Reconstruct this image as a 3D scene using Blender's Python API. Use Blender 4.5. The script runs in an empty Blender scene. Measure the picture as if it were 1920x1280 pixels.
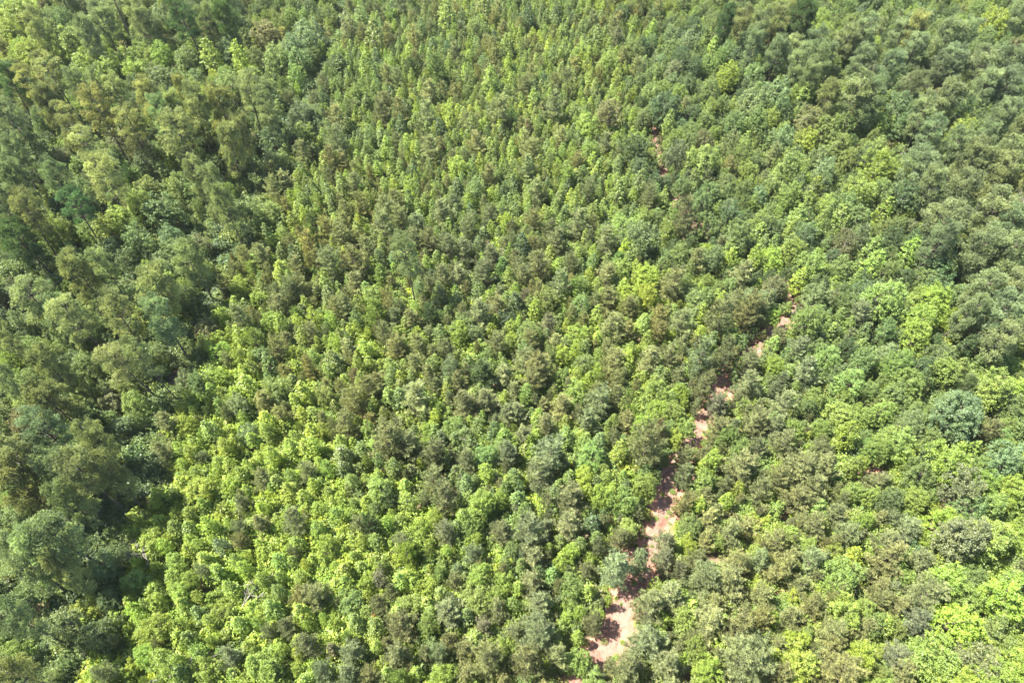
import bpy, math, random
import numpy as np
from mathutils import Vector, Matrix

scene = bpy.context.scene
COL = scene.collection

# ------------------------------------------------------------------ camera, light, exposure
CAM_H = 75.0
PITCH = 51.0                     # degrees below the horizon
cam_data = bpy.data.cameras.new("camera")
cam_data.sensor_width = 36.0
cam_data.lens = 24.0
cam_data.clip_start = 0.5
cam_data.clip_end = 6000.0
cam = bpy.data.objects.new("camera", cam_data)
COL.objects.link(cam)
cam.location = (0, 0, CAM_H)
cam.rotation_euler = (math.radians(90 - PITCH), 0, 0)
scene.camera = cam

SUN_ELEV = math.radians(60)
SUN_AZ = math.atan2(-1.0, 0.12)     # compass angle of the sun from +Y, clockwise: up-left of the view
world = bpy.data.worlds.new("World")
scene.world = world
world.use_nodes = True
wn = world.node_tree.nodes
wn.clear()
sky = wn.new("ShaderNodeTexSky")
sky.sky_type = 'NISHITA'
sky.sun_disc = False
sky.sun_elevation = SUN_ELEV
sky.sun_rotation = SUN_AZ
bg = wn.new("ShaderNodeBackground")
bg.inputs['Strength'].default_value = 0.085
wo = wn.new("ShaderNodeOutputWorld")
world.node_tree.links.new(sky.outputs[0], bg.inputs[0])
world.node_tree.links.new(bg.outputs[0], wo.inputs[0])

sun_data = bpy.data.lights.new("sun", 'SUN')
sun_data.energy = 5.0
sun_data.angle = math.radians(0.53)
sun_data.color = (1.0, 0.94, 0.83)
sun = bpy.data.objects.new("sun", sun_data)
COL.objects.link(sun)
sdir = Vector((math.sin(SUN_AZ) * math.cos(SUN_ELEV), math.cos(SUN_AZ) * math.cos(SUN_ELEV), math.sin(SUN_ELEV)))
sun.rotation_euler = sdir.to_track_quat('Z', 'Y').to_euler()
sun.location = (-60, 60, 150)

scene.view_settings.view_transform = 'Standard'
scene.view_settings.look = 'None'
scene.view_settings.exposure = 2.36
scene.view_settings.gamma = 1.0
scene.view_settings.use_curve_mapping = False
cy = scene.cycles
cy.max_bounces = 6
cy.diffuse_bounces = 4
cy.glossy_bounces = 2
cy.transmission_bounces = 4
cy.transparent_max_bounces = 4
cy.use_denoising = True
cy.caustics_reflective = False
cy.caustics_refractive = False

# ------------------------------------------------------------------ photo <-> ground helpers (1920 x 1280 frame)
FPX = 1280.0
_p = math.radians(PITCH)
FWD = np.array([0, math.cos(_p), -math.sin(_p)])
UPV = np.array([0, math.sin(_p), math.cos(_p)])

def terrain(x, y):
    return (0.45 * np.sin(x * 0.043 + 1.3) * np.cos(y * 0.037 + 0.4) + 0.25 * np.sin(x * 0.09 + y * 0.07)
            + 0.15 * np.cos(x * 0.02 - y * 0.11))

def ground_at(px, py, z=0.0):
    d = FWD * FPX + np.array([1.0, 0, 0]) * (px - 960) - UPV * (py - 640)
    t = (z - CAM_H) / d[2]
    return d[0] * t, d[1] * t

def to_pixel(x, y, z):
    v = np.array([x, y, z - CAM_H])
    dep = float(v @ FWD)
    if dep < 1:
        return None
    return 960 + FPX * v[0] / dep, 640 - FPX * float(v @ UPV) / dep, dep

# ------------------------------------------------------------------ mesh helpers
class Soup:
    """collects faces of 3 or 4 corners with a per-face value, builds one mesh"""
    def __init__(self):
        self.v, self.f, self.val, self.mat, self.n = [], [], [], [], 0
    def add(self, verts, k, val, mat=0):
        verts = np.asarray(verts, dtype=np.float32).reshape(-1, 3)
        m = len(verts) // k
        self.v.append(verts)
        self.f.append((np.arange(m * k, dtype=np.int32) + self.n, k, m))
        self.val.append(np.broadcast_to(np.asarray(val, dtype=np.float32), (m,)))
        self.mat.append(np.full(m, mat, dtype=np.int32))
        self.n += len(verts)
    def tube(self, pts, radii, sides=6, val=0.5, mat=0):
        pts = [np.asarray(p, dtype=float) for p in pts]
        rings = []
        for i, p in enumerate(pts):
            a = pts[min(i + 1, len(pts) - 1)] - pts[max(i - 1, 0)]
            a = a / (np.linalg.norm(a) + 1e-9)
            u = np.cross(a, [0.3, 0.9, 0.1] if abs(a[2]) > 0.8 else [0, 0, 1.0])
            u /= np.linalg.norm(u) + 1e-9
            w = np.cross(a, u)
            ang = np.arange(sides) * 2 * math.pi / sides
            rings.append(p + radii[i] * (np.cos(ang)[:, None] * u + np.sin(ang)[:, None] * w))
        q = []
        for a, b in zip(rings[:-1], rings[1:]):
            for s in range(sides):
                t = (s + 1) % sides
                q += [a[s], b[s], b[t], a[t]]
        self.add(np.array(q), 4, val, mat)
    def build(self, name, mats):
        me = bpy.data.meshes.new(name)
        v = np.concatenate(self.v)
        loops = np.concatenate([f[0] for f in self.f])
        tot = np.concatenate([np.full(f[2], f[1], dtype=np.int32) for f in self.f])
        start = np.concatenate([[0], np.cumsum(tot)[:-1]]).astype(np.int32)
        me.vertices.add(len(v))
        me.vertices.foreach_set("co", v.ravel())
        me.loops.add(len(loops))
        me.loops.foreach_set("vertex_index", loops)
        me.polygons.add(len(tot))
        me.polygons.foreach_set("loop_start", start)
        me.polygons.foreach_set("loop_total", tot)
        me.polygons.foreach_set("material_index", np.concatenate(self.mat))
        me.update(calc_edges=True)
        at = me.attributes.new("leaf_value", 'FLOAT', 'FACE')
        at.data.foreach_set("value", np.concatenate(self.val))
        for m in mats:
            me.materials.append(m)
        me.validate()
        return me

def unit(a):
    return a / (np.linalg.norm(a, axis=-1, keepdims=True) + 1e-9)

def rand_dirs(rng, n):
    return unit(rng.normal(size=(n, 3)))

def leaves(sp, rng, c, nrm, size, aspect=0.7, val=0.5, mat=0):
    """one pointed, slightly folded leaf (a four-cornered blade) at each centre"""
    n = len(c)
    t = unit(np.cross(nrm, rand_dirs(rng, n)))
    b = np.cross(nrm, t)
    s = size * rng.uniform(0.7, 1.3, (n, 1))
    droop = nrm * s * rng.uniform(-0.12, 0.22, (n, 1))
    q = np.stack([c - t * s * 0.5 - droop, c + b * s * aspect * 0.5, c + t * s * 0.5 - droop, c - b * s * aspect * 0.5], axis=1)
    sp.add(q, 4, val, mat)

def needles(sp, rng, c, axis, length, width, per, spread, val, mat=0):
    """tufts of per needles fanning round an axis, each needle bundle a slim triangle"""
    n = len(c)
    cc = np.repeat(c, per, 0)
    ax = np.repeat(axis, per, 0)
    d = unit(ax + rand_dirs(rng, n * per) * spread)
    w = unit(np.cross(d, rand_dirs(rng, n * per)))
    L = length * rng.uniform(0.7, 1.2, (n * per, 1))
    W = width * rng.uniform(0.7, 1.3, (n * per, 1))
    base = cc + d * L * 0.05
    q = np.stack([base - w * W * 0.5, base + w * W * 0.5, cc + d * L], axis=1)
    v = np.repeat(val, per) + rng.uniform(-0.12, 0.12, n * per)
    sp.add(q, 3, v, mat)

# ------------------------------------------------------------------ materials
def new_mat(name):
    m = bpy.data.materials.new(name)
    m.use_nodes = True
    nt = m.node_tree
    nt.nodes.clear()
    return m, nt, nt.nodes.new("ShaderNodeOutputMaterial")

def foliage_material(name, rough, spec, trans, lo, hi, warm):
    """leaf colour = the tree's own tint, varied leaf by leaf; light passes through the blade"""
    m, nt, out = new_mat(name)
    N, L = nt.nodes, nt.links
    tint = N.new("ShaderNodeAttribute"); tint.attribute_type = 'INSTANCER'; tint.attribute_name = "tint"
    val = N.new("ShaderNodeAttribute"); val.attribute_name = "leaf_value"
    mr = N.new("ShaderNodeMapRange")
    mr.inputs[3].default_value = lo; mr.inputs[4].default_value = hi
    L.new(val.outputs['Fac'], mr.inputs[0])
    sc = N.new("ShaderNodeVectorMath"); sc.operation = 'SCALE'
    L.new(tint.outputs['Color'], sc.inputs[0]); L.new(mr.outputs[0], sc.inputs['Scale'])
    wm = N.new("ShaderNodeMix"); wm.data_type = 'RGBA'; wm.blend_type = 'MULTIPLY'
    wm.inputs[7].default_value = warm
    L.new(val.outputs['Fac'], wm.inputs[0]); L.new(sc.outputs[0], wm.inputs[6])
    pb = N.new("ShaderNodeBsdfPrincipled")
    pb.inputs['Roughness'].default_value = rough
    pb.inputs['Specular IOR Level'].default_value = spec
    L.new(wm.outputs[2], pb.inputs['Base Color'])
    tr = N.new("ShaderNodeBsdfTranslucent")
    tm = N.new("ShaderNodeMix"); tm.data_type = 'RGBA'; tm.blend_type = 'MULTIPLY'; tm.inputs[0].default_value = 1.0
    tm.inputs[7].default_value = (1.4, 1.4, 0.8, 1)
    L.new(wm.outputs[2], tm.inputs[6]); L.new(tm.outputs[2], tr.inputs['Color'])
    mx = N.new("ShaderNodeMixShader"); mx.inputs[0].default_value = trans
    L.new(pb.outputs[0], mx.inputs[1]); L.new(tr.outputs[0], mx.inputs[2])
    L.new(mx.outputs[0], out.inputs['Surface'])
    return m

M_LEAF = foliage_material("broad_leaf", 0.48, 0.45, 0.38, 0.66, 1.34, (1.12, 1.0, 0.78, 1))
M_NEEDLE = foliage_material("pine_needle", 0.5, 0.35, 0.33, 0.55, 1.5, (1.08, 1.0, 0.92, 1))

def bark_material(name, c1, c2):
    m, nt, out = new_mat(name)
    N, L = nt.nodes, nt.links
    tc = N.new("ShaderNodeTexCoord")
    mp = N.new("ShaderNodeMapping"); mp.inputs['Scale'].default_value = (3, 3, 0.7)
    nz = N.new("ShaderNodeTexNoise"); nz.inputs['Scale'].default_value = 4; nz.inputs['Detail'].default_value = 5
    cr = N.new("ShaderNodeValToRGB")
    cr.color_ramp.elements[0].color = (*c1, 1); cr.color_ramp.elements[0].position = 0.35
    cr.color_ramp.elements[1].color = (*c2, 1); cr.color_ramp.elements[1].position = 0.7
    pb = N.new("ShaderNodeBsdfPrincipled"); pb.inputs['Roughness'].default_value = 0.9
    L.new(tc.outputs['Object'], mp.inputs[0]); L.new(mp.outputs[0], nz.inputs[0])
    L.new(nz.outputs[0], cr.inputs[0]); L.new(cr.outputs[0], pb.inputs['Base Color'])
    L.new(pb.outputs[0], out.inputs[0])
    return m

M_BARK = bark_material("bark", (0.045, 0.034, 0.028), (0.12, 0.098, 0.08))
M_DEAD = bark_material("weathered_wood", (0.10, 0.088, 0.078), (0.20, 0.18, 0.165))
# ------------------------------------------------------------------ tree shapes (each returns trunk mesh, crown mesh at real size)
def lobed_crown(sp, rng, R, Rz, zc, n_lobe, leaf, density, zmin=-0.45, lump=0.3):
    """foliage in lobes of different size spread over an uneven crown; leaves sit in small sprays on each lobe"""
    ph = rng.uniform(0, 6.28, 6)
    k = np.arange(n_lobe) + 0.5
    zz = 1 - k * (1 - zmin) / n_lobe
    th = k * 2.39996 + rng.uniform(0, 6.28)
    d = np.stack([np.sqrt(np.clip(1 - zz * zz, 0, 1)) * np.cos(th), np.sqrt(np.clip(1 - zz * zz, 0, 1)) * np.sin(th), zz], 1)
    d = unit(d + rng.normal(size=d.shape) * 0.16)
    az = np.arctan2(d[:, 1], d[:, 0])
    uneven = 1 + 0.16 * np.sin(2 * az + ph[0]) + 0.12 * np.sin(3 * az + ph[1]) * np.cos(2 * d[:, 2] + ph[2])
    rl = R * rng.uniform(lump * 0.7, lump * 1.25, n_lobe)
    cen = d * (np.array([R, R, Rz]) - rl[:, None] * 0.75) * (uneven * rng.uniform(0.84, 1.06, n_lobe))[:, None]
    tone = rng.uniform(0.25, 0.75, n_lobe)
    for i in range(n_lobe):
        r = rl[i]
        n_spray = max(6, int(density * 12.6 * r * r / (leaf * leaf * 5.5)))
        sd = rand_dirs(rng, n_spray * 2)
        face = sd @ unit(d[i] + np.array([0, 0, 0.5]))
        sd = sd[np.argsort(-(face + rng.uniform(0, 0.5, len(sd))))][:n_spray]
        spr = cen[i] + sd * r * np.array([1, 1, 0.8]) * rng.uniform(0.72, 1.12, (n_spray, 1))
        per = 6
        c = np.repeat(spr, per, 0) + rng.normal(size=(n_spray * per, 3)) * leaf * 0.62
        nr = unit(np.repeat(sd, per, 0) * 0.7 + np.array([0, 0, 0.75]) + rng.normal(size=c.shape) * 0.55)
        v = np.clip(tone[i] + np.repeat(rng.uniform(-0.2, 0.2, n_spray), per) + rng.uniform(-0.15, 0.15, len(c)), 0, 1)
        leaves(sp, rng, c + np.array([0, 0, zc]), nr, leaf, 0.72, v)
    n_st = n_lobe * 5                                        # loose sprays that break the outline
    sd = rand_dirs(rng, n_st); sd[:, 2] = np.abs(sd[:, 2]) * 0.9 - 0.15
    spr = unit(sd) * np.array([R, R, Rz]) * rng.uniform(0.92, 1.22, (n_st, 1))
    c = np.repeat(spr, 7, 0) + rng.normal(size=(n_st * 7, 3)) * leaf * 0.6
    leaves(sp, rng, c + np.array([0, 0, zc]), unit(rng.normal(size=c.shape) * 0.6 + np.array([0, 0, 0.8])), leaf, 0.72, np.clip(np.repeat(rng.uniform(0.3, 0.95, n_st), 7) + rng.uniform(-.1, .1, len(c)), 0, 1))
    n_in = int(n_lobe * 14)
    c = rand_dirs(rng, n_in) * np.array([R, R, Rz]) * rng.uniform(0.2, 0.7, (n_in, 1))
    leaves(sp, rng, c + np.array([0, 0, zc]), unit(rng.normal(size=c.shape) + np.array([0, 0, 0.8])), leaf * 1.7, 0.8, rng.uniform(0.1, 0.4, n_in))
    return cen + np.array([0, 0, zc])

def trunk_limbs(rng, H, r0, tips, bend=0.25, start=0.3, n=10, sides=6):
    sp = Soup()
    z = np.linspace(0, H, 6)
    px = np.cumsum(np.concatenate([[0], rng.normal(0, bend * 0.35, 5)]))
    py = np.cumsum(np.concatenate([[0], rng.normal(0, bend * 0.35, 5)]))
    stem = np.stack([px, py, z], 1)
    stem[0, 2] = -0.35
    sp.tube(stem, np.linspace(r0, r0 * 0.2, 6), sides)
    idx = rng.permutation(len(tips))[:n]
    for i in idx:
        t = tips[i]
        zz = np.clip(t[2] - np.hypot(t[0], t[1]) * rng.uniform(0.4, 0.9), H * start, H * 0.97)
        a = np.array([np.interp(zz, z, px), np.interp(zz, z, py), zz])
        mid = a * 0.45 + t * 0.55 + np.array([0, 0, -0.04 * H + rng.normal() * 0.1])
        sp.tube([a, mid, t], [r0 * 0.42, r0 * 0.26, r0 * 0.08], 4)
    return sp

def sprays(sp, rng, tips, clump, leaf, top, n_lo=15, n_hi=24):
    """a small cloud of leaves round each branch tip, flatter than it is wide, of uneven size and tone"""
    for tp in tips:
        sz = clump * rng.uniform(0.6, 1.4) * (0.7 if tp[2] > top * 0.9 else 1)
        leaf_ = leaf * 0.82
        n = int(1.45 * rng.integers(n_lo, n_hi) * (sz / 0.3) ** 1.7 * (0.2 / leaf) ** 1.2) + 6
        ax = rand_dirs(rng, 1)[0] * 0.5 + np.array([1, 1, 0.65])
        dd = rand_dirs(rng, n)
        c = tp + dd * sz * np.abs(ax) * rng.uniform(0.25, 1.15, (n, 1))
        nr = unit(dd * 0.45 + np.array([-0.1, 0, 0.85]) + rng.normal(size=c.shape) * 0.6)
        tone = rng.uniform(0.2, 0.8)
        leaves(sp, rng, c, nr, leaf_, 0.75, np.clip(tone + rng.uniform(-0.28, 0.3, n), 0, 1))

def make_broadleaf(seed, R, H, leaf=0.17, heads=6, low=0.3, clump=0.28, gap=0.62):
    """several upright heads of unequal height on spreading limbs: a lopsided crown with notches between the heads"""
    rng = np.random.default_rng(seed)
    sp = Soup()
    tips = []
    skew = rng.normal(0, 0.16, 2) * R
    for h in range(heads):
        a = h * 2.39996 + rng.uniform(-0.5, 0.5)
        rr = R * (0.12 + gap * math.sqrt(h / max(1, heads - 1))) * rng.uniform(0.8, 1.2)
        cx, cyy = skew[0] + math.cos(a) * rr, skew[1] + math.sin(a) * rr
        fall = (rr / R) ** 2
        ht = H * (1 - 0.3 * fall) * rng.uniform(0.86, 1.03)
        hr = R * rng.uniform(0.36, 0.58) * (1.15 if h == 0 else 1)
        z0 = H * low * rng.uniform(0.8, 1.2)
        tiers = max(4, int((ht - z0) / (0.42 + clump * 0.45)))
        for t in range(tiers):
            f = (t + 0.5) / tiers
            z = z0 + (ht - z0) * f
            rad = hr * min(1.0, 0.62 + f * 1.3) * (1 - f ** 2.4) ** 0.6
            nb = max(2, int(2 + 3.9 * rad / clump * 0.62))
            for b in range(nb):
                an = rng.uniform(0, 6.28)
                q = rad * rng.uniform(0.55, 1.18)
                X, Y = cx + math.cos(an) * q, cyy + math.sin(an) * q
                if math.hypot(X - skew[0], Y - skew[1]) < R * 0.35 and f < 0.45:
                    continue
                tips.append((X, Y, z + rng.normal() * 0.14))
        tips.append((cx, cyy, ht - 0.08))
    tips = np.array(tips)
    sprays(sp, rng, tips, clump, leaf, H)
    tr = trunk_limbs(rng, H * 0.62, 0.05 + R * 0.035, tips[tips[:, 2] > H * 0.45], n=16)
    return tr.build("broadleaf_trunk", [M_BARK]), sp.build("broadleaf_crown", [M_LEAF])

def make_cone_broadleaf(seed, R, H, leaf=0.19, tiers=11):
    """young broadleaf with one leader and pointed top, foliage in sprays at the branch ends"""
    rng = np.random.default_rng(seed)
    sp = Soup()
    tips = []
    z0 = H * 0.16
    for t in range(tiers):
        f = (t + 0.5) / tiers
        z = z0 + (H - z0) * f
        rad = R * min(1.0, (0.28 + f * 2.4)) * (1 - f) ** 0.62 * rng.uniform(0.85, 1.12)
        nb = max(3, int(3 + 6.5 * rad / R + 0.6))
        for b in range(nb):
            a = rng.uniform(0, 6.28) if nb < 4 else (b + rng.uniform(-0.3, 0.3)) * 6.283 / nb + t * 1.1
            rr = rad * rng.uniform(0.75, 1.12)
            tips.append((math.cos(a) * rr, math.sin(a) * rr, z + rr * 0.28 + rng.normal() * 0.08))
            if rr > 0.8:
                tips.append((math.cos(a + 0.25) * rr * 0.55, math.sin(a + 0.25) * rr * 0.55, z + rr * 0.1 + 0.1))
    tips.append((0, 0, H - 0.1)); tips.append((0.05, 0, H - 0.4))
    tips = np.array(tips)
    lean = rng.normal(0, 0.03, 2)
    tips[:, 0] += lean[0] * tips[:, 2]; tips[:, 1] += lean[1] * tips[:, 2]
    sprays(sp, rng, tips, 0.12 + 0.1 * R, leaf * 0.9, H, 17, 26)
    tr = trunk_limbs(rng, H * 0.95, 0.03 + R * 0.03, tips, bend=0.06, start=0.12, n=12, sides=5)
    return tr.build("sapling_trunk", [M_BARK]), sp.build("sapling_crown", [M_LEAF])

def make_young_pine(seed, R, H, whorls=9, dens=1.0, rounded=0.55):
    rng = np.random.default_rng(seed)
    sp, br = Soup(), Soup()
    lean = rng.normal(0, 0.035, 2)
    stem = [np.array([lean[0] * z, lean[1] * z, z]) for z in np.linspace(0, H * 0.97, 6)]
    stem[0][2] = -0.3
    br.tube(stem, np.linspace(0.035 + 0.03 * R, 0.02, 6), 6)
    z0 = H * 0.14
    cs, axs, vs = [], [], []
    for w in range(whorls):
        f = (w + 0.35) / whorls
        z = z0 + (H - z0) * f
        rad = R * min(1.0, 0.62 + f * 1.6) * (1 - f) ** rounded
        nb = int(rng.integers(5, 8)) if rad > 0.5 else 4
        off = rng.uniform(0, 6.28)
        for b in range(nb):
            a = off + (b + rng.uniform(-0.28, 0.28)) * 6.283 / nb
            L = rad * rng.uniform(0.55, 1.3)
            up = 0.35 + 0.75 * f + rng.normal() * 0.1
            base = np.array([lean[0] * z, lean[1] * z, z])
            dirv = np.array([math.cos(a), math.sin(a), 0])
            tone = rng.uniform(0.2, 0.8)
            pts = [base + dirv * L * s + np.array([0, 0, L * up * s * s * 0.8 + 0.05]) for s in (0, 0.5, 1.0)]
            br.tube(pts, [0.03, 0.02, 0.008], 3)
            nt = max(4, int(L * 6.4 * dens))
            side = np.cross(dirv, [0, 0, 1])
            for s in np.linspace(0.32, 1.0, nt):
                p = base + dirv * L * s + np.array([0, 0, L * up * s * s * 0.8 + 0.05])
                fork = L * 0.24 * (1.2 - s)
                for q in (-1, 0, 1) if s < 0.97 else (0,):
                    if q and rng.random() < 0.15:
                        continue
                    pp = p + side * q * fork * rng.uniform(0.6, 1.4) + rng.normal(size=3) * 0.05
                    if q:
                        pp[2] += 0.08
                    cs.append(pp)
                    axs.append(dirv * 0.55 + side * q * 0.5 + np.array([0, 0, 0.9]))
                    vs.append(np.clip(tone + rng.uniform(-0.3, 0.3) + 0.1 * (s - 0.5), 0, 1))
    top = np.array([lean[0] * H, lean[1] * H, H])
    for k in range(5):
        cs.append(top + np.array([rng.normal() * 0.08, rng.normal() * 0.08, -k * 0.16])); axs.append(np.array([0, 0, 1.0]) + rng.normal(size=3) * 0.3); vs.append(0.65)
    needles(sp, rng, np.array(cs), unit(np.array(axs)), 0.27, 0.045, 14, 0.95, np.array(vs))
    return br.build("young_pine_trunk", [M_BARK]), sp.build("young_pine_crown", [M_NEEDLE])

def make_tall_pine(seed, R, H, limbs=26, clear=0.5, dens=1.0):
    """bare trunk, crooked limbs and plates of needles at their ends"""
    rng = np.random.default_rng(seed)
    sp, br = Soup(), Soup()
    lx, ly = rng.normal(0, 0.03, 2)
    zs = np.linspace(0, H * 0.96, 9)
    wob = np.cumsum(rng.normal(0, 0.1, (9, 2)), 0)
    stem = np.stack([lx * zs + wob[:, 0], ly * zs + wob[:, 1], zs], 1)
    stem[0] = (0, 0, -0.5)
    br.tube(stem, np.linspace(0.23, 0.05, 9), 7)
    cs, axs, vs = [], [], []
    for i in range(limbs):
        f = (i + rng.uniform(0.1, 0.9)) / limbs
        z = H * (clear + (0.97 - clear) * f)
        a = i * 2.39996 + rng.normal() * 0.35
        L = R * (0.62 + 0.55 * f if f < 0.45 else 1.0) * (1.03 - f) ** 0.42 * rng.uniform(0.6, 1.12)
        rise = rng.uniform(0.05, 0.3) + 0.55 * f
        base = np.array([np.interp(z, zs, stem[:, 0]), np.interp(z, zs, stem[:, 1]), z])
        dirv = np.array([math.cos(a), math.sin(a), 0])
        side = np.cross(dirv, [0, 0, 1])
        def at(s):
            return base + dirv * L * s + side * math.sin(s * 3 + i) * 0.14 * L + np.array([0, 0, L * rise * s ** 1.5])
        br.tube([at(s) for s in (0, 0.35, 0.7, 1.0)], [0.085, 0.06, 0.04, 0.015], 4)
        tone = rng.uniform(0.25, 0.75)
        for j in range(int(rng.integers(4, 7))):
            s = rng.uniform(0.42, 1.0) if j else 1.0
            o = at(s)
            q = rng.choice([-1, 1])
            sub = dirv * rng.uniform(0.1, 0.6) + side * q * rng.uniform(0.3, 1.0) + np.array([0, 0, rng.uniform(0.1, 0.5)])
            sub = unit(sub) * R * rng.uniform(0.15, 0.34) if j else np.zeros(3)
            e = o + sub
            if j:
                br.tube([o, e], [0.025, 0.01], 3)
            pr = rng.uniform(0.36, 0.86) * R / 3.5
            pt = rng.uniform(-0.4, 0.4)
            nt = int(21 * dens * (pr / 0.55) ** 2) + 5
            th = rng.uniform(0, 6.28, nt); rr = pr * np.sqrt(rng.uniform(0, 1, nt))
            for m in range(nt):
                cs.append(e + np.array([math.cos(th[m]) * rr[m], math.sin(th[m]) * rr[m], 0.62 * pr * math.sqrt(max(0.0, 1 - (rr[m] / pr) ** 2)) + rng.normal() * 0.13]) + rng.normal(size=3) * 0.07)
                axs.append(np.array([math.cos(th[m]) * rr[m] / pr * 0.8, math.sin(th[m]) * rr[m] / pr * 0.8, 0.9]))
                vs.append(np.clip(tone + pt + rng.uniform(-0.22, 0.22), 0, 1))
    needles(sp, rng, np.array(cs), unit(np.array(axs)), 0.3, 0.075, 8, 0.9, np.array(vs))
    return br.build("tall_pine_trunk", [M_BARK]), sp.build("tall_pine_crown", [M_NEEDLE])

def make_shrub(seed, R, H, leaf=0.13):
    rng = np.random.default_rng(seed)
    sp = Soup()
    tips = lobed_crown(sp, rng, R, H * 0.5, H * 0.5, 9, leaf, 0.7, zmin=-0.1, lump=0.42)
    br = Soup()
    for t in tips[:6]:
        br.tube([np.array([0, 0, -0.1]), t * 0.5, t], [0.025, 0.018, 0.008], 3)
    return br.build("shrub_stem", [M_BARK]), sp.build("shrub_crown", [M_LEAF])

def joined(name, pair):
    """one mesh of trunk and crown together, for trees too small to pick apart"""
    sp = Soup()
    mats = []
    for me in pair:
        base = len(mats)
        mats += [m for m in me.materials]
        n = len(me.vertices)
        co = np.empty(n * 3, dtype=np.float32); me.vertices.foreach_get("co", co); co = co.reshape(-1, 3)
        nl = len(me.loops); li = np.empty(nl, dtype=np.int32); me.loops.foreach_get("vertex_index", li)
        npoly = len(me.polygons); tot = np.empty(npoly, dtype=np.int32); me.polygons.foreach_get("loop_total", tot)
        st = np.empty(npoly, dtype=np.int32); me.polygons.foreach_get("loop_start", st)
        va = np.empty(npoly, dtype=np.float32); me.attributes["leaf_value"].data.foreach_get("value", va)
        for k in (3, 4):
            sel = tot == k
            if sel.any():
                idx = (st[sel][:, None] + np.arange(k)).ravel()
                sp.add(co[li[idx]], k, va[sel], base)
    return sp.build(name, mats)

# prototypes: kind -> list of (trunk, crown, R, H)
PROTO = {
    'P': [(*make_tall_pine(10 + i, 3.5, H, limbs=n, clear=c), 3.5, H) for i, (H, n, c) in enumerate([(15, 19, .52), (16, 17, .5), (14, 21, .48), (15, 16, .55), (13, 20, .45), (15, 15, .5), (14, 18, .58), (11, 26, .34), (10.5, 28, .3), (11.5, 24, .36), (10, 25, .3)])],
    'p': [(*make_young_pine(30 + i, R, H, w, rounded=ro), R, H) for i, (R, H, w, ro) in enumerate([(1.7, 5.5, 8, .55), (2.0, 6.2, 9, .5), (1.6, 5.2, 8, .65), (2.1, 6.5, 9, .45), (1.8, 6.0, 9, .6), (1.5, 4.8, 7, .5), (1.9, 5.2, 8, .4), (1.6, 6.2, 10, .7), (2.2, 6.0, 8, .5)])],
    'b': [(*make_broadleaf(50 + i, R, H, leaf, hd, clump=cl, gap=ga), R, H) for i, (R, H, leaf, hd, cl, ga) in enumerate([(2.6, 7, .16, 7, .29, .62), (2.4, 6.5, .16, 5, .28, .55), (2.8, 8, .17, 8, .31, .65), (2.5, 7.5, .17, 5, .3, .5), (2.2, 6, .15, 6, .26, .62), (2.6, 6.4, .16, 9, .27, .68), (2.4, 8, .17, 5, .33, .6), (2.3, 6.8, .15, 7, .25, .6)])],
    'k': [(*make_broadleaf(70 + i, R, H, .15, hd, low=.18, clump=.21, gap=ga), R, H) for i, (R, H, hd, ga) in enumerate([(1.3, 3.6, 3, .5), (1.2, 3.2, 4, .6), (1.4, 4.2, 3, .45), (1.3, 3.0, 5, .65), (1.2, 3.8, 2, .4)])],
    's': [(*make_cone_broadleaf(90 + i, R, H, tiers=t), R, H) for i, (R, H, t) in enumerate([(1.2, 5.2, 11), (1.0, 4.8, 10), (1.35, 5.6, 11), (1.1, 5.8, 12), (1.5, 5.4, 10), (0.9, 4.4, 9), (1.4, 4.6, 8)])],
    'y': [(*make_shrub(110 + i, R, H), R, H) for i, (R, H) in enumerate([(0.8, 1.2), (0.7, 0.9), (0.9, 1.5), (0.75, 1.1)])],
}
for _k, _v in PROTO.items():
    print(_k, [sum(len(m.polygons) for m in q[:2]) for q in _v])
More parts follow.
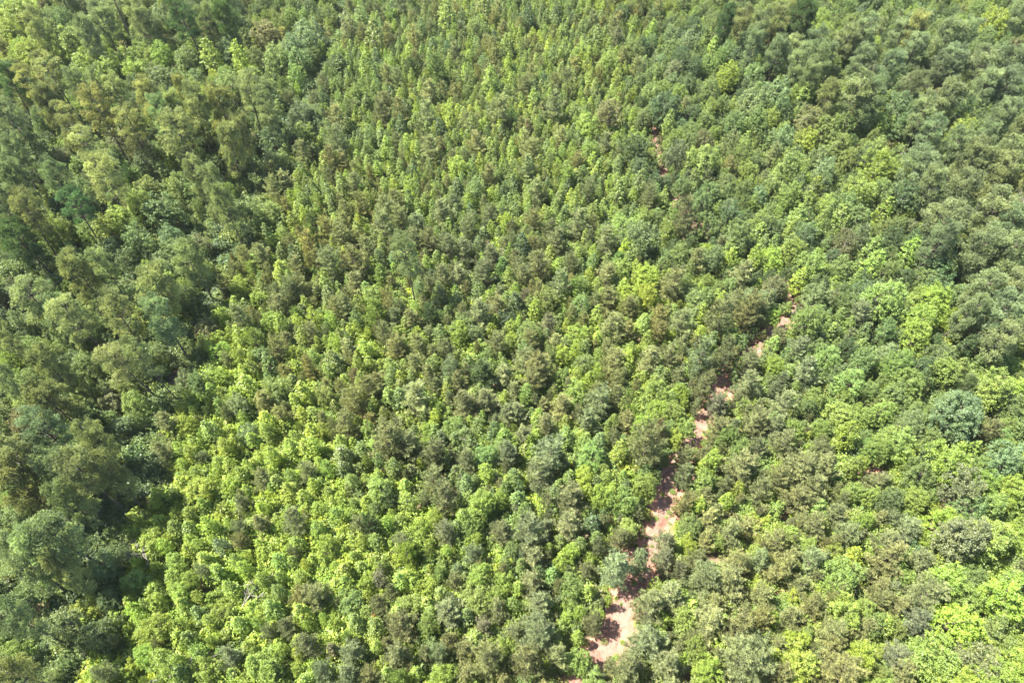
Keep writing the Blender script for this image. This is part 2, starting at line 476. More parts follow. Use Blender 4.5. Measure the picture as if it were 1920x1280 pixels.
# ------------------------------------------------------------------ where the trees of the photograph stand:
# crown centre x, y and crown width (photo pixels), kind and tone letter. Each is turned into a ground position and a real size below.
TREES = """
20 15 60bl;72 48 48Pp;190 35 60Pp;165 65 45Pp;252 22 48Pp;270 40 45Pp;350 32 60Pd;385 34 50Pp;420 28 50Pd;120 65 60bL;10 50 50bL;55 85 50bL;150 110 55bL;195 125 50bL;185 100 40bL;235 100 50bL;243 125 45bY;262 88 40bl;308 95 45bL;348 100 50bg;425 72 45bB;395 105 45sL;452 108 42sL;292 142 60bg;330 145 45bg;375 172 45bL;428 155 58bl;35 145 50Pp;108 140 65Pp;15 165 55Pd;55 155 45Pp;152 175 50Pp;190 172 45Pp;225 175 50Pp;288 192 55Pp;342 172 34Pp;80 200 50Pp;325 210 60Pp;370 200 55Pp;412 198 60Pp;462 175 60Pp;30 232 60Pp;140 228 50Pp;195 215 65Pp;255 245 60Pp;300 230 45Pp;375 228 50Pp;335 258 75Pp;455 258 45Pp;425 272 60Pp;62 272 60bg;140 268 50Pp;180 283 75Pp;268 295 50bd;25 295 50Pp;
490 48 55bp;575 43 55bB;610 20 40bg;542 72 45bB;512 95 45bg;555 95 45bg;575 130 95bd;502 155 50bl;652 48 34sp;695 72 40sg;680 42 35sl;735 38 24sL;788 60 28sg;840 30 38sl;905 16 35sg;893 38 38bg;868 40 24sd;770 105 28sL;705 112 28sd;680 125 30sL;642 120 28sg;627 108 35bd;660 165 38bl;640 155 24sg;730 150 35pp;830 140 50pd;802 180 50pp;775 140 34pd;915 155 36sl;870 140 22sL;950 88 30sl;838 200 30bL;845 232 28sL;750 240 30sd;688 255 30sg;630 225 50pp;715 215 42pp;800 220 46pp;828 248 28sd;890 240 36sg;935 215 55pp;720 262 30sg;632 270 55pp;762 268 24sL;810 278 50pp;855 298 45bL;922 280 24sl;895 275 50pp;715 295 18sL;495 195 55Pp;555 205 45bB;585 200 40bB;515 250 50bd;567 240 45bl;530 292 38bg;568 293 40pp;557 165 16sY;
1042 28 28sd;992 32 32sd;1165 15 30bd;1182 12 24bB;1155 55 32bp;1192 82 40bg;1222 62 26sL;1085 82 36bl;1120 75 28sg;1145 108 42bl;1100 120 24sL;1072 128 32pp;1040 108 28sg;1158 148 28sl;1182 150 28bd;1220 165 36bg;1252 188 60bd;1150 198 50bp;1120 170 26sg;1070 168 32bg;1002 190 28sl;1042 162 30pp;980 165 40pp;1042 205 50pp;1105 220 45bL;1132 218 34pp;1102 275 38bl;1135 270 40pp;1185 265 50bd;1298 250 36bg;1260 232 36sl;1265 278 46bp;1330 288 62bl;1395 270 36sl;1385 218 42bg;1335 255 38bp;1422 212 50bg;1282 225 30bB;1350 45 38Pd;1395 38 50Pp;1422 50 48Pp;1410 88 38Pp;1335 95 28sL;1292 65 40bB;1262 82 36bg;1385 100 40bd;1365 90 36bg;1372 135 45bL;1340 120 38bl;1418 175 50bB;1360 160 28sl;1260 120 38bp;1048 262 34pp;998 288 46pp;1108 308 26sL;1045 300 22bY;995 248 30pr;
1450 38 50Pp;1497 32 58Pd;1542 38 32bl;1488 100 52Pp;1455 100 50Pp;1530 82 50Pp;1590 75 55Pp;1620 65 50Pp;1502 118 50Pp;1550 112 50Pp;1610 112 55Pp;1690 55 62Pp;1722 50 52Pp;1772 65 60Pp;1710 95 55Pp;1805 65 52Pp;1658 120 50Pp;1695 128 30bB;1665 100 35bB;1790 120 70Pp;1840 118 62Pp;1890 122 60Pp;1757 125 50Pp;1522 148 50Pp;1462 160 58bB;1515 172 44bl;1602 172 70Pp;1625 185 55Pp;1558 185 50Pp;1685 185 50bB;1715 160 45Pp;1650 152 40bB;1772 180 60Pp;1815 155 32bg;1735 218 50Pp;1735 197 38bg;1797 220 38cd;1830 200 36bg;1865 220 60Pp;1890 162 60Pp;1852 158 55Pp;1512 212 50bp;1522 250 40bL;1590 230 50bg;1660 225 46bl;1695 232 50bd;1625 225 30bg;1468 245 50bB;1570 262 50bg;1645 262 44bg;1747 255 60Pp;1790 270 60Pp;1840 265 55Pp;1897 262 55Pp;1495 295 58bg;1555 302 50bB;1595 282 38bg;1648 298 64bL;1722 298 50bL;1830 305 78Pp;1890 305 70Pp;1715 15 40bL;1740 18 36bB;1790 18 35bd;1852 25 50bL;1910 32 50Pp;1810 42 38bL;1865 68 42bg;1565 25 28sg;1610 25 36bg;1665 10 36bg;1455 8 34bL;1527 12 34bL;
30 335 55Pp;108 335 60Pp;195 335 70Pp;275 345 50bg;325 345 50bg;365 330 50Pp;165 362 38bg;25 390 70Pp;52 400 60Pp;140 385 65Pd;98 428 62bl;55 450 75Pd;225 400 60bl;195 410 55bl;295 390 72bg;250 440 62bg;400 360 55Pp;375 425 66bl;425 385 50Pp;462 355 50bd;150 508 65Py;195 490 50Pp;125 480 58bg;232 480 45bd;272 465 42bg;322 465 55bg;362 485 70Pp;268 495 30bL;305 505 50bg;25 500 62bg;95 525 36bB;62 560 88Pp;150 590 80Pp;38 535 48bp;245 550 58bg;345 550 58bl;388 550 40bg;218 572 44bB;232 600 70Pp;308 600 70Pp;458 540 45bL;440 570 36bl;450 595 58pp;412 490 44bg;465 440 32bd;25 602 50bg;112 630 42bg;15 630 50Pp;50 640 34bp;388 608 42bp;412 630 36bL;450 630 38bL;
500 402 54bg;552 375 26sL;528 438 36bl;555 415 28sL;582 425 44pd;620 372 24sg;640 358 26sg;738 345 26sL;770 350 35sL;665 345 45pp;738 370 45pp;855 348 30sd;890 350 36sg;875 375 24sL;945 395 28bY;915 390 18sL;718 392 50pp;612 418 28sg;752 408 50pp;788 420 50pp;838 395 55pp;675 430 26sg;718 428 55pp;640 440 50pp;738 460 36pp;805 450 50pp;840 460 50pp;915 460 26pr;870 470 50pp;492 482 50pp;552 480 28sd;528 512 35sL;620 495 58pp;658 492 58pp;762 480 56Pp;797 487 24pr;580 460 48pp;555 510 48pp;562 545 50pp;542 550 46pp;612 520 28sl;665 537 50pp;495 558 40bL;698 545 45bl;782 542 30sg;620 558 34sg;852 560 30sg;825 520 50pp;905 510 55pp;930 475 55pp;802 590 42pd;705 590 48pl;735 598 40pp;772 598 48pp;562 608 32sL;525 608 35sL;590 600 35sL;502 600 40bL;620 600 30sL;650 578 45pp;672 600 30sg;900 582 62pp;870 598 46bg;948 590 40bd;862 625 44bL;892 618 36bB;822 628 32sg;785 628 28sL;952 625 30bL;720 628 44pp;585 628 40pp;
978 455 34sd;1010 358 46pp;1080 420 56pp;1168 410 52bl;1172 450 32bY;1225 425 70bB;1135 450 56pp;1248 475 38bg;1288 420 54pp;1308 335 28sg;1335 348 40bg;1278 335 30bg;1318 370 40bg;1370 388 48bd;1338 415 50bg;1395 428 58bg;1422 440 38sl;1200 338 34sg;1158 362 34sl;1218 368 40pp;1372 478 30sL;1340 485 46bB;1418 485 34sL;1310 490 44pp;1280 475 30sg;1330 460 26bY;1110 485 28sg;1168 495 44bl;1210 510 50bL;1135 518 58pp;1065 495 46pp;1010 495 54pp;1048 528 50pp;1025 542 44bg;1178 545 42bY;1222 540 44bL;1260 535 58pp;1318 545 48bg;1408 552 54bB;1390 515 55pp;1352 570 32sL;968 560 34sd;1090 565 44bg;1140 560 48pp;1208 605 38sl;1235 595 44pp;1272 602 58pp;1345 608 60pp;1395 602 52pp;1370 585 46pp;1148 610 58pp;1028 602 45pr;985 602 50bg;1080 612 46bL;1320 590 36sL;1422 590 48pp;1000 410 46pp;1040 450 46pp;1100 360 44pp;990 320 42pp;1060 330 40pl;
1455 335 42bg;1500 335 42bd;1550 335 42bd;1615 338 62bl;1660 350 48bg;1710 358 58bd;1750 352 60Pp;1795 348 65Pp;1865 335 70Pp;1902 352 60Pp;1532 355 28sL;1490 362 46bl;1602 370 48bg;1462 415 50bd;1505 412 42sl;1575 410 42sl;1615 398 48bg;1655 400 40sL;1687 418 36bg;1765 388 50bB;1778 420 86Pp;1865 390 88Pp;1850 375 40bB;1895 428 70Pp;1490 460 52bl;1530 485 58bl;1455 475 44bL;1590 450 54bp;1635 468 40sl;1632 500 46sL;1702 475 46sL;1590 500 44bg;1660 505 38bg;1690 515 38bd;1765 470 64bd;1752 445 60Pp;1840 465 84Pp;1890 475 80Pp;1722 515 46bg;1772 505 60bd;1535 545 54bB;1495 532 36sL;1455 528 46bp;1585 560 46bg;1650 552 72bl;1715 550 46bl;1762 558 62bL;1840 545 80Pp;1890 540 80Pp;1615 598 62pp;1515 602 58bl;1452 585 34bL;1478 582 18sl;1680 582 42bg;1740 588 58bL;1790 595 42bL;1728 622 54bL;1802 580 50Pp;1885 590 80Pp;1840 620 58bp;1878 620 70Pp;1660 615 42bg;1540 582 42bg;
18 672 44bL;55 650 40Pp;100 658 52bg;100 690 60Pp;50 705 48bg;150 680 58bg;242 665 72Pp;280 665 52Pp;330 660 50bB;95 740 78Pp;15 735 50Pp;155 730 54bg;225 710 50bg;322 712 42bB;320 745 50pp;240 750 54bl;200 745 44bp;92 812 84Pp;175 815 64Pp;255 835 64bB;312 800 54pp;165 780 52bg;25 775 58bp;255 790 50bd;22 850 84Pp;160 880 100Pp;205 885 70Pp;100 890 80Pp;38 905 90Pp;312 852 50pp;138 930 70Pp;300 922 44bL;338 902 42bY;370 915 56bl;412 910 36bL;362 840 44bL;358 795 44bL;422 842 44bL;402 702 48bl;402 665 44bL;450 668 42bL;362 710 40bg;358 745 26sL;448 755 48bB;452 812 46bB;400 810 44bg;458 710 48bl;430 875 34sL;450 948 48pp;
518 660 42pp;488 668 42bg;550 658 30bL;518 715 50bg;580 695 42pp;630 678 40sg;618 700 32sl;650 660 46pp;685 655 35sL;688 688 28sL;730 690 30sl;750 710 32sL;788 655 48pp;742 655 50pp;780 682 46pp;665 708 36pr;645 715 26sL;775 745 72pp;695 735 54pp;710 750 28sd;732 748 35sl;665 755 58pp;570 740 38sL;610 735 40bg;500 755 50pp;498 790 40sL;532 780 40pp;568 780 28sL;592 780 30sl;605 810 36bL;650 800 54pp;688 815 32sl;695 790 38pp;730 830 78pp;762 838 60pp;805 705 44pp;812 690 32sg;842 698 50pp;905 690 62pd;945 702 54pp;875 760 68pp;915 750 62pp;950 780 50pp;848 795 42bl;805 802 36bL;870 820 54bg;812 852 54pp;910 848 48bl;870 865 50pp;952 855 52pp;512 852 40sL;550 845 32sL;590 842 38sl;645 855 44sg;578 885 50pp;495 905 58pp;615 885 32sL;712 908 52bl;758 910 30sL;808 908 58pp;910 890 42sL;902 935 62bL;945 935 34bL;835 935 58pp;768 942 42sl;685 942 26sL;605 948 35bL;640 950 22sL;575 935 44bl;535 928 40sl;725 938 44pd;665 905 34sl;
980 678 60pp;1010 690 70pp;992 715 58pp;1030 660 36bg;1060 655 36bL;1090 672 40bg;1120 680 28bL;1140 655 36pp;1175 660 38bL;1220 670 62pp;1255 672 46pp;1310 680 62pp;1320 655 28sL;1360 680 46pp;1320 732 46pp;1405 718 58pp;1405 685 50pp;1230 722 48bl;1288 725 32bL;1232 752 42bL;1262 760 48bl;1285 752 26bL;1295 788 38bl;1272 810 38bL;1252 788 36bg;1195 758 32bL;1122 745 62pp;1152 740 46pp;1075 718 45bl;1050 760 58pp;1108 790 54pp;1025 790 50pp;970 775 50pp;982 810 54pp;1028 850 74pp;1060 815 40sl;1108 850 58bl;1178 790 48pp;1215 792 44bL;1235 812 36pr;1158 850 42sl;1210 845 82pp;1345 755 50ps;1342 802 50pp;1280 855 40pp;1280 890 46pp;1325 855 50bL;1325 890 46bl;1398 875 78pp;1398 825 40bl;1372 802 38bl;1418 795 54pp;1422 840 46pp;1010 890 70pp;1070 930 74pp;1100 890 42bL;1135 912 46bL;1175 922 54bl;1210 905 50bl;1310 935 42bL;1278 940 50pp;1365 935 32sL;1425 915 50pp;
1552 665 54bl;1492 658 50pp;1452 680 38bL;1512 702 58pp;1602 705 56bl;1620 668 54bg;1730 685 50bd;1690 685 58bl;1772 662 50bB;1782 692 58bl;1650 722 36bg;1710 712 58bl;1865 710 78bl;1908 720 50bL;1862 668 50bg;1810 722 48pd;1690 742 54bg;1810 765 88bB;1710 782 50bB;1575 768 54bl;1612 770 48bl;1532 740 42bl;1652 770 44bl;1520 760 38bg;1465 760 60pp;1588 820 52sL;1542 800 36bl;1502 800 44bl;1455 800 46pp;1625 825 38bl;1655 830 48bl;1702 825 68bl;1750 820 44bg;1800 855 82bL;1740 852 35bB;1852 810 54pp;1878 810 42bl;1898 850 74bB;1850 865 46bl;1620 870 42bL;1708 855 36bL;1560 830 42bp;1525 838 32bY;1465 830 58pp;1495 875 72pp;1548 885 64pp;1465 898 56pp;1602 912 48bl;1688 922 50bB;1645 922 36bl;1732 885 58bg;1815 890 84bp;1850 890 50bL;1902 895 58bL;1768 970 58bY;1828 940 60bg;1878 935 58bl;1490 928 60pp;1532 918 56pp;1720 925 44bl;
15 992 70Pp;112 995 100Pp;70 1015 70Pp;172 992 42bB;150 1020 68bB;40 1052 104Pp;98 1068 70Pp;125 1105 56bg;30 1110 60bg;180 1048 56bB;280 1005 52bL;252 1048 30bL;232 1090 50bl;195 1110 48bd;142 1135 54bL;20 1150 80Pp;75 1165 58bB;118 1165 80bB;170 1185 66bd;200 1182 30bY;25 1235 85Pp;82 1268 50bg;118 1240 34bg;195 1255 58pp;235 1135 45bY;258 1155 38bL;292 1100 56bl;282 1168 60bl;332 1100 52bl;338 1135 40bl;338 1168 42bL;410 1142 54bl;390 1045 36sL;415 1020 42bB;450 1018 46pp;458 990 50pp;362 1010 40bL;395 1075 42bL;430 1100 42bL;298 1232 76bL;250 1220 50bl;425 1232 66pp;375 1220 45bl;400 1198 48pl;338 1260 48bg;175 1270 42bL;470 1248 46bl;450 1168 44bl;320 1050 46bl;350 1080 42bL;370 1120 40bL;
492 980 50pp;555 980 68pp;522 985 32bL;498 1035 38bY;595 988 46bl;645 982 24sL;640 1010 26sL;662 1042 27sL;672 985 50pp;695 992 54pd;562 1020 34sL;542 1028 28sL;602 1030 50bl;730 982 42bY;792 1000 44bL;840 1002 50ps;818 975 35bL;885 1012 36bL;892 972 42bl;938 998 54pp;750 1020 54pp;770 1038 60pl;770 1078 33sL;825 1078 40pl;640 1070 45bl;560 1082 42bL;495 1082 42bL;592 1110 68pp;560 1120 52pp;520 1100 42bg;678 1090 40bl;710 1082 48br;798 1100 44bL;652 1120 56bl;712 1135 50pp;770 1132 54bl;665 1160 32sL;685 1125 26sL;628 1165 27sY;608 1160 22sL;542 1172 50pp;570 1168 30bL;508 1145 48bL;702 1165 20po;745 1175 74pp;842 1155 72pp;902 1175 48pr;800 1168 40bl;502 1232 68bL;580 1212 62pp;655 1218 64pp;622 1218 42pr;745 1225 64pp;705 1210 26sL;710 1238 30bL;552 1252 30bL;605 1260 60pp;655 1265 56pp;755 1268 50pl;825 1225 48pp;870 1218 50pp;830 1258 48bL;918 1252 80pp;942 1210 40bL;905 1210 40bl;892 1110 60bl;935 1115 48bL;905 1072 52bL;942 1078 40bL;950 1035 44bg;
992 992 82pp;1068 988 72pp;1000 1042 60pp;988 1085 58pp;1060 1028 42bL;1048 1055 30bL;1065 1085 54bl;1105 1040 32bL;1120 1030 32pp;1152 1012 46pp;1180 985 48bl;1155 1068 72pp;1198 1055 48pp;1250 1005 50ps;1245 1048 50ps;1102 1108 36sL;1138 1125 24sL;1085 1150 30sL;1060 1158 28sL;1120 1155 32sL;1048 1212 27sL;1085 1198 28sL;1090 1225 52bl;1010 1140 60pp;1010 1190 82pp;1210 1140 72pp;1255 1120 68pp;1310 1080 72pp;1360 1090 78pp;1305 1048 52pp;1298 982 46bg;1302 1020 30bL;1322 1015 46pp;1350 1010 32bl;1372 995 58pp;1380 1050 60pp;1415 1025 38bl;1422 1050 52pp;1420 1110 56pp;1210 1200 82pp;1240 1168 24bL;1285 1160 46bl;1328 1165 78pp;1385 1180 78pp;1390 1230 104pp;1310 1225 50bl;1278 1230 32bL;1248 1248 72pp;1335 1255 58bL;1178 1255 72pp;1120 1268 45bl;1045 1240 52pp;985 1248 74pp;1028 1245 18sL;960 1180 50pp;1430 1160 56pp;
1472 988 28bl;1525 985 58pp;1452 1020 50pp;1522 1042 58pp;1528 1015 32bl;1565 1025 36bl;1590 995 54pp;1635 975 42bL;1658 1005 58pp;1698 985 60pp;1835 988 94bp;1885 1010 78bl;1600 1060 74bl;1665 1045 74pp;1722 1048 62pp;1472 1060 58pp;1502 1092 52pp;1572 1105 44pp;1652 1100 46pp;1730 1110 90pp;1778 1068 80bL;1840 1068 42bg;1898 1100 88bY;1835 1110 68bl;1585 1138 62bl;1635 1138 38bl;1672 1130 46pp;1528 1132 50pp;1485 1160 52pp;1452 1155 32bL;1565 1180 58pp;1620 1178 50pp;1658 1178 42bg;1722 1168 60ps;1782 1160 88bY;1870 1172 72bg;1498 1192 48bL;1510 1228 70bl;1632 1218 58bL;1565 1205 50pp;1685 1228 60ps;1760 1222 98bl;1840 1230 94bp;1460 1260 70pp;1580 1268 100pp;1702 1268 60pp;1878 1265 86bL;1802 1262 68bL;1910 1222 60bL;1490 1262 50bL
"""
ZONES = """VMMMMMGGTTTTTTTGGMMGGGGG
VVVVVVGGTTTTTTTGGMMMMMMM
MMMMMMGGTTTTTTTGGGGMMMMM
MMMMMMGCTCCTTTTGGGGMMMMM
MMMMMMCTCTCTTTTGGGGGMMMM
MMMMMMCCCCCCCTGGGGGGGMMM
MMMMMCCCCCCCCCCGGGGGGGMM
MMMMMSCCCCCCCCCCCGGGGGMM
MMMMMSCCCCCCCCCCDGGGGGGV
MMMMSSCCCCCCCCTTDDGGGGGV
MMMMSSSSCCCCCTTDDDDGGVVV
MMMMSSSSCCTCCTTTDDDDDVVV
MMMSSSSSSSSCCTDDDDDDDVVV
MMMSSSSSSCTCCDDDDDDDDVVV
MMSSSSSSCCCCCDDDDDDDVVVV
MMSSSSSSCCCDDDDDDDDDVVVV""".split("\n")
# chances of kind+tone of the smaller trees filling each zone
MIX = {
    'M': [('Pp', 3), ('bg', 4), ('bl', 2), ('bd', 2), ('bB', 1.5), ('kg', 4), ('kB', 1), ('bp', 1)],
    'V': [('bL', 3), ('bl', 4), ('bg', 2), ('pp', 1.5), ('kL', 3), ('bB', .5), ('sL', 1)],
    'G': [('bg', 4), ('bl', 2.5), ('bd', 3), ('sl', 2.5), ('sg', 2), ('kg', 3), ('kd', 1.5), ('bB', 1.2), ('pp', 1.5), ('kL', 1)],
    'T': [('sg', 4), ('sl', 4), ('sL', 2), ('pp', 4), ('kl', 3), ('kg', 1.5), ('sd', 1)],
    'C': [('pp', 8), ('sl', 2), ('sg', 2), ('sL', 1.8), ('kl', 2), ('pl', 1), ('kg', .8), ('pr', .1)],
    'S': [('sL', 8), ('kL', 4), ('kl', 2), ('pp', 1.6), ('sl', 1.5), ('pl', 1), ('kY', 2.5), ('sY', 1), ('bL', 1)],
    'D': [('pp', 9), ('ps', 1), ('kl', 2), ('kL', 1.5), ('kg', 1), ('sL', .6)],
}
TONES = {   # leaf colours (linear)
    'L': (0.194, 0.278, 0.050), 'l': (0.165, 0.240, 0.060), 'Y': (0.222, 0.318, 0.048), 'g': (0.136, 0.198, 0.064),
    'B': (0.128, 0.188, 0.082), 'd': (0.078, 0.126, 0.048), 'p': (0.190, 0.222, 0.102), 's': (0.190, 0.220, 0.130),
    'r': (0.190, 0.188, 0.105), 'o': (0.420, 0.240, 0.110), 'y': (0.188, 0.212, 0.092),
}
# the red dirt track and the narrow clay break along the left stand, as photo points with width in metres
TRACK = [(1060, 1330, 3.6), (1100, 1265, 3.8), (1130, 1225, 3.9), (1155, 1175, 4.0), (1172, 1130, 4.0), (1195, 1080, 4.2), (1222, 1020, 3.6), (1245, 960, 3.5), (1258, 905, 3.8), (1275, 860, 3.5),
         (1302, 818, 3.8), (1325, 780, 3.3), (1352, 732, 3.6), (1380, 695, 3.4), (1415, 655, 3.4), (1462, 618, 4.2), (1492, 580, 3.6), (1482, 535, 3.2), (1440, 495, 3.2), (1385, 470, 3), (1330, 445, 3.2), (1305, 428, 3.6),
         (1285, 396, 3.4), (1262, 364, 3.6), (1242, 325, 3), (1232, 290, 3), (1228, 250, 3.6), (1215, 225, 3.2), (1190, 205, 3.4), (1178, 170, 3), (1150, 140, 3), (1118, 118, 3.4), (1100, 90, 3), (1085, 40, 3), (1070, -20, 3)]
BREAK = [(60, 1330, 3), (120, 1190, 3), (165, 1090, 3.4), (200, 1040, 3.4), (222, 945, 3.4), (275, 895, 3.0), (290, 830, 2.6), (330, 760, 2.4), (350, 690, 2.4), (395, 610, 2.4), (425, 500, 3), (432, 465, 3.2), (470, 400, 2.4), (510, 300, 2.2), (580, 200, 2), (635, 90, 2), (650, 0, 2)]
# spots where bare clay shows in the photo: centre and radius in photo pixels
OPEN = [(1085, 1272, 20), (1110, 1235, 22), (1132, 1215, 26), (1158, 1185, 30), (1160, 1140, 26), (1172, 1120, 24), (1190, 1085, 16), (1215, 1030, 24), (1232, 998, 22), (1240, 960, 24), (1250, 930, 20), (1256, 895, 20), (1270, 868, 8),
        (1290, 832, 16), (1308, 815, 18), (1318, 785, 16), (1330, 765, 12), (1355, 728, 18), (1352, 712, 12), (1412, 655, 14), (1465, 615, 17), (1482, 590, 8), (1308, 428, 12), (1300, 436, 10), (1283, 397, 12), (1264, 365, 13), (1237, 322, 7), (1228, 250, 13), (1187, 203, 10), (1116, 122, 9),
        (222, 942, 16), (278, 880, 11), (272, 905, 8), (205, 1030, 14), (175, 1072, 14), (205, 1005, 9), (430, 466, 5), (1100, 692, 9), (1060, 680, 8), (1370, 497, 9), (1000, 930, 8), (1460, 1115, 12), (1645, 880, 9)]
OPEN = [(a, b, r * 0.75 if b > 560 else r * 0.62) for a, b, r in OPEN]
TRACK = [(a, b, w * 0.86 if b > 560 else w * 0.68) for a, b, w in TRACK]
# ------------------------------------------------------------------ ground, track
def clay_material(name, ramp, scale, bump=0.4, rough=0.95):
    m, nt, out = new_mat(name)
    N, L = nt.nodes, nt.links
    tc = N.new("ShaderNodeTexCoord")
    n1 = N.new("ShaderNodeTexNoise"); n1.inputs['Scale'].default_value = scale; n1.inputs['Detail'].default_value = 9; n1.inputs['Roughness'].default_value = 0.68
    n2 = N.new("ShaderNodeTexNoise"); n2.inputs['Scale'].default_value = scale * 9; n2.inputs['Detail'].default_value = 4
    ad = N.new("ShaderNodeMath"); ad.operation = 'MULTIPLY_ADD'; ad.inputs[1].default_value = 0.35
    cr = N.new("ShaderNodeValToRGB")
    els = cr.color_ramp.elements
    while len(els) < len(ramp):
        els.new(0.5)
    for e, (p, c) in zip(els, ramp):
        e.position = p; e.color = (*c, 1)
    pb = N.new("ShaderNodeBsdfPrincipled"); pb.inputs['Roughness'].default_value = rough
    bp = N.new("ShaderNodeBump"); bp.inputs['Strength'].default_value = bump; bp.inputs['Distance'].default_value = 0.12
    L.new(tc.outputs['Object'], n1.inputs[0]); L.new(tc.outputs['Object'], n2.inputs[0])
    L.new(n2.outputs[0], ad.inputs[0]); L.new(n1.outputs[0], ad.inputs[2])
    L.new(ad.outputs[0], cr.inputs[0]); L.new(cr.outputs[0], pb.inputs['Base Color'])
    L.new(ad.outputs[0], bp.inputs['Height']); L.new(bp.outputs[0], pb.inputs['Normal'])
    L.new(pb.outputs[0], out.inputs[0])
    return m

M_FLOOR = clay_material("leaf_litter", [(0.45, (0.045, 0.05, 0.022)), (0.6, (0.10, 0.085, 0.045)), (0.75, (0.15, 0.10, 0.06)), (0.9, (0.24, 0.13, 0.085))], 0.22)
M_TRACK = clay_material("red_clay", [(0.40, (0.065, 0.026, 0.018)), (0.53, (0.12, 0.055, 0.038)), (0.63, (0.165, 0.09, 0.064)), (0.75, (0.195, 0.12, 0.09)), (0.9, (0.225, 0.155, 0.12))], 0.55)
M_VERGE = clay_material("pine_straw", [(0.42, (0.14, 0.065, 0.045)), (0.6, (0.26, 0.12, 0.08)), (0.75, (0.32, 0.17, 0.115)), (0.92, (0.16, 0.15, 0.06))], 0.8)


def grid_sheet(name, xs, ys, mat):
    X, Y = np.meshgrid(xs, ys)
    Z = terrain(X, Y)
    v = np.stack([X, Y, Z], -1).reshape(-1, 3).astype(np.float32)
    nx, ny = len(xs), len(ys)
    i = np.arange(nx - 1)[None, :] + np.arange(ny - 1)[:, None] * nx
    f = np.stack([i, i + 1, i + 1 + nx, i + nx], -1).reshape(-1, 4)
    me = bpy.data.meshes.new(name)
    me.from_pydata(v.tolist(), [], f.tolist())
    me.materials.append(mat)
    for p in me.polygons:
        p.use_smooth = True
    o = bpy.data.objects.new(name, me)
    COL.objects.link(o)
    return o

def axis(lo, hi, step, far):
    mid = np.arange(lo, hi + step, step)
    out = []
    d = step
    while d < far:
        d *= 1.5
        out.append(d)
    out = np.array(out)
    return np.concatenate([lo - out[::-1], mid, hi + out])

floor = grid_sheet("forest_floor", axis(-160, 160, 1.6, 2500), axis(-20, 220, 1.6, 3000), M_FLOOR)
floor["kind"] = "structure"

rng0 = np.random.default_rng(7)
def path_points(P):
    g = [(*ground_at(px, py, 0.0), w) for px, py, w in P]
    out = []
    for a, b in zip(g[:-1], g[1:]):
        n = max(2, int(math.hypot(b[0] - a[0], b[1] - a[1]) / 0.8))
        for i in range(n):
            t = i / n
            out.append([a[k] * (1 - t) + b[k] * t for k in range(3)])
    out.append(list(g[-1]))
    p = np.array(out)
    for _ in range(6):
        p[1:-1] = (p[:-2] + 2 * p[1:-1] + p[2:]) / 4
    return p

def strip(name, P, mult, lift, mat, seed):
    rg = np.random.default_rng(seed)
    n = len(P)
    d = np.gradient(P[:, :2], axis=0); d = unit(d)
    s = np.stack([-d[:, 1], d[:, 0]], 1)
    def ragged():
        k = np.convolve(rg.normal(size=n + 8), np.ones(4) / 4, 'same')[4:-4]
        return 1 + 0.32 * k + 0.12 * rg.normal(size=n)
    wl, wr = P[:, 2] * 0.5 * mult * ragged(), P[:, 2] * 0.5 * mult * ragged()
    cols = []
    for t in np.linspace(-1, 1, 9):
        w = np.where(t < 0, wl, wr) * t
        xy = P[:, :2] + s * w[:, None]
        z = terrain(xy[:, 0], xy[:, 1]) + lift + (0.05 * (1 - t * t) - 0.03 * math.exp(-((abs(t) - 0.5) / 0.15) ** 2) if lift > 0.1 else 0.08 * (1 - t ** 4))
        cols.append(np.stack([xy[:, 0], xy[:, 1], z], 1))
    v = np.stack(cols, 1).reshape(-1, 3)
    f = []
    for i in range(n - 1):
        for j in range(8):
            f.append((i * 9 + j, i * 9 + j + 1, (i + 1) * 9 + j + 1, (i + 1) * 9 + j))
    me = bpy.data.meshes.new(name)
    me.from_pydata(v.tolist(), [], f)
    me.materials.append(mat)
    o = bpy.data.objects.new(name, me)
    COL.objects.link(o)
    o["kind"] = "structure"
    return o

TP, BP = path_points(TRACK), path_points(BREAK)
strip("track_verge", TP, 1.15, 0.02, M_VERGE, 1)
strip("dirt_track", TP, 0.62, 0.112, M_TRACK, 2)
for q, (px, py, r) in enumerate(OPEN):          # bare clay clearings off the track
    x, y = ground_at(px, py)
    if np.hypot(TP[:, 0] - x, TP[:, 1] - y).min() > 4:
        me = bpy.data.meshes.new("clay_patch")
        vs = [(x, y, float(terrain(x, y)) + 0.16)]
        for k in range(18):
            rr = (0.25 + r * 0.06) * (1 + 0.4 * rng0.normal() * 0.6)
            X, Y = x + rr * math.cos(k * 0.349), y + rr * math.sin(k * 0.349)
            vs.append((X, Y, float(terrain(X, Y)) + 0.09))
        me.from_pydata(vs, [], [(0, k + 1, (k + 1) % 18 + 1) for k in range(18)])
        me.materials.append(M_VERGE)
        o = bpy.data.objects.new("clay_patch", me); COL.objects.link(o); o["kind"] = "structure"

# ------------------------------------------------------------------ every tree: kind, tone, x, y, crown radius, height
rng = np.random.default_rng(2024)
trees = []
def height_for(kind, tone, D, zone):
    if kind == 'P': return float(rng.uniform(9.5, 12.0) if zone == 'R' else rng.uniform(11.3, 15.0))
    if kind == 'p': return D * 1.15 + rng.uniform(1.0, 2.4)
    if kind == 'c': return D * 2.0
    if kind == 's': return D * 1.75 + rng.uniform(0.6, 1.8)
    if kind == 'b': return D * (1.15 if zone in 'SVCD' else 1.35) + rng.uniform(1.0, 2.4)
    return D * 1.15 + rng.uniform(0.6, 1.2)

def zone_at(px, py):
    return ZONES[int(min(15, max(0, py // 80)))][int(min(23, max(0, px // 80)))]

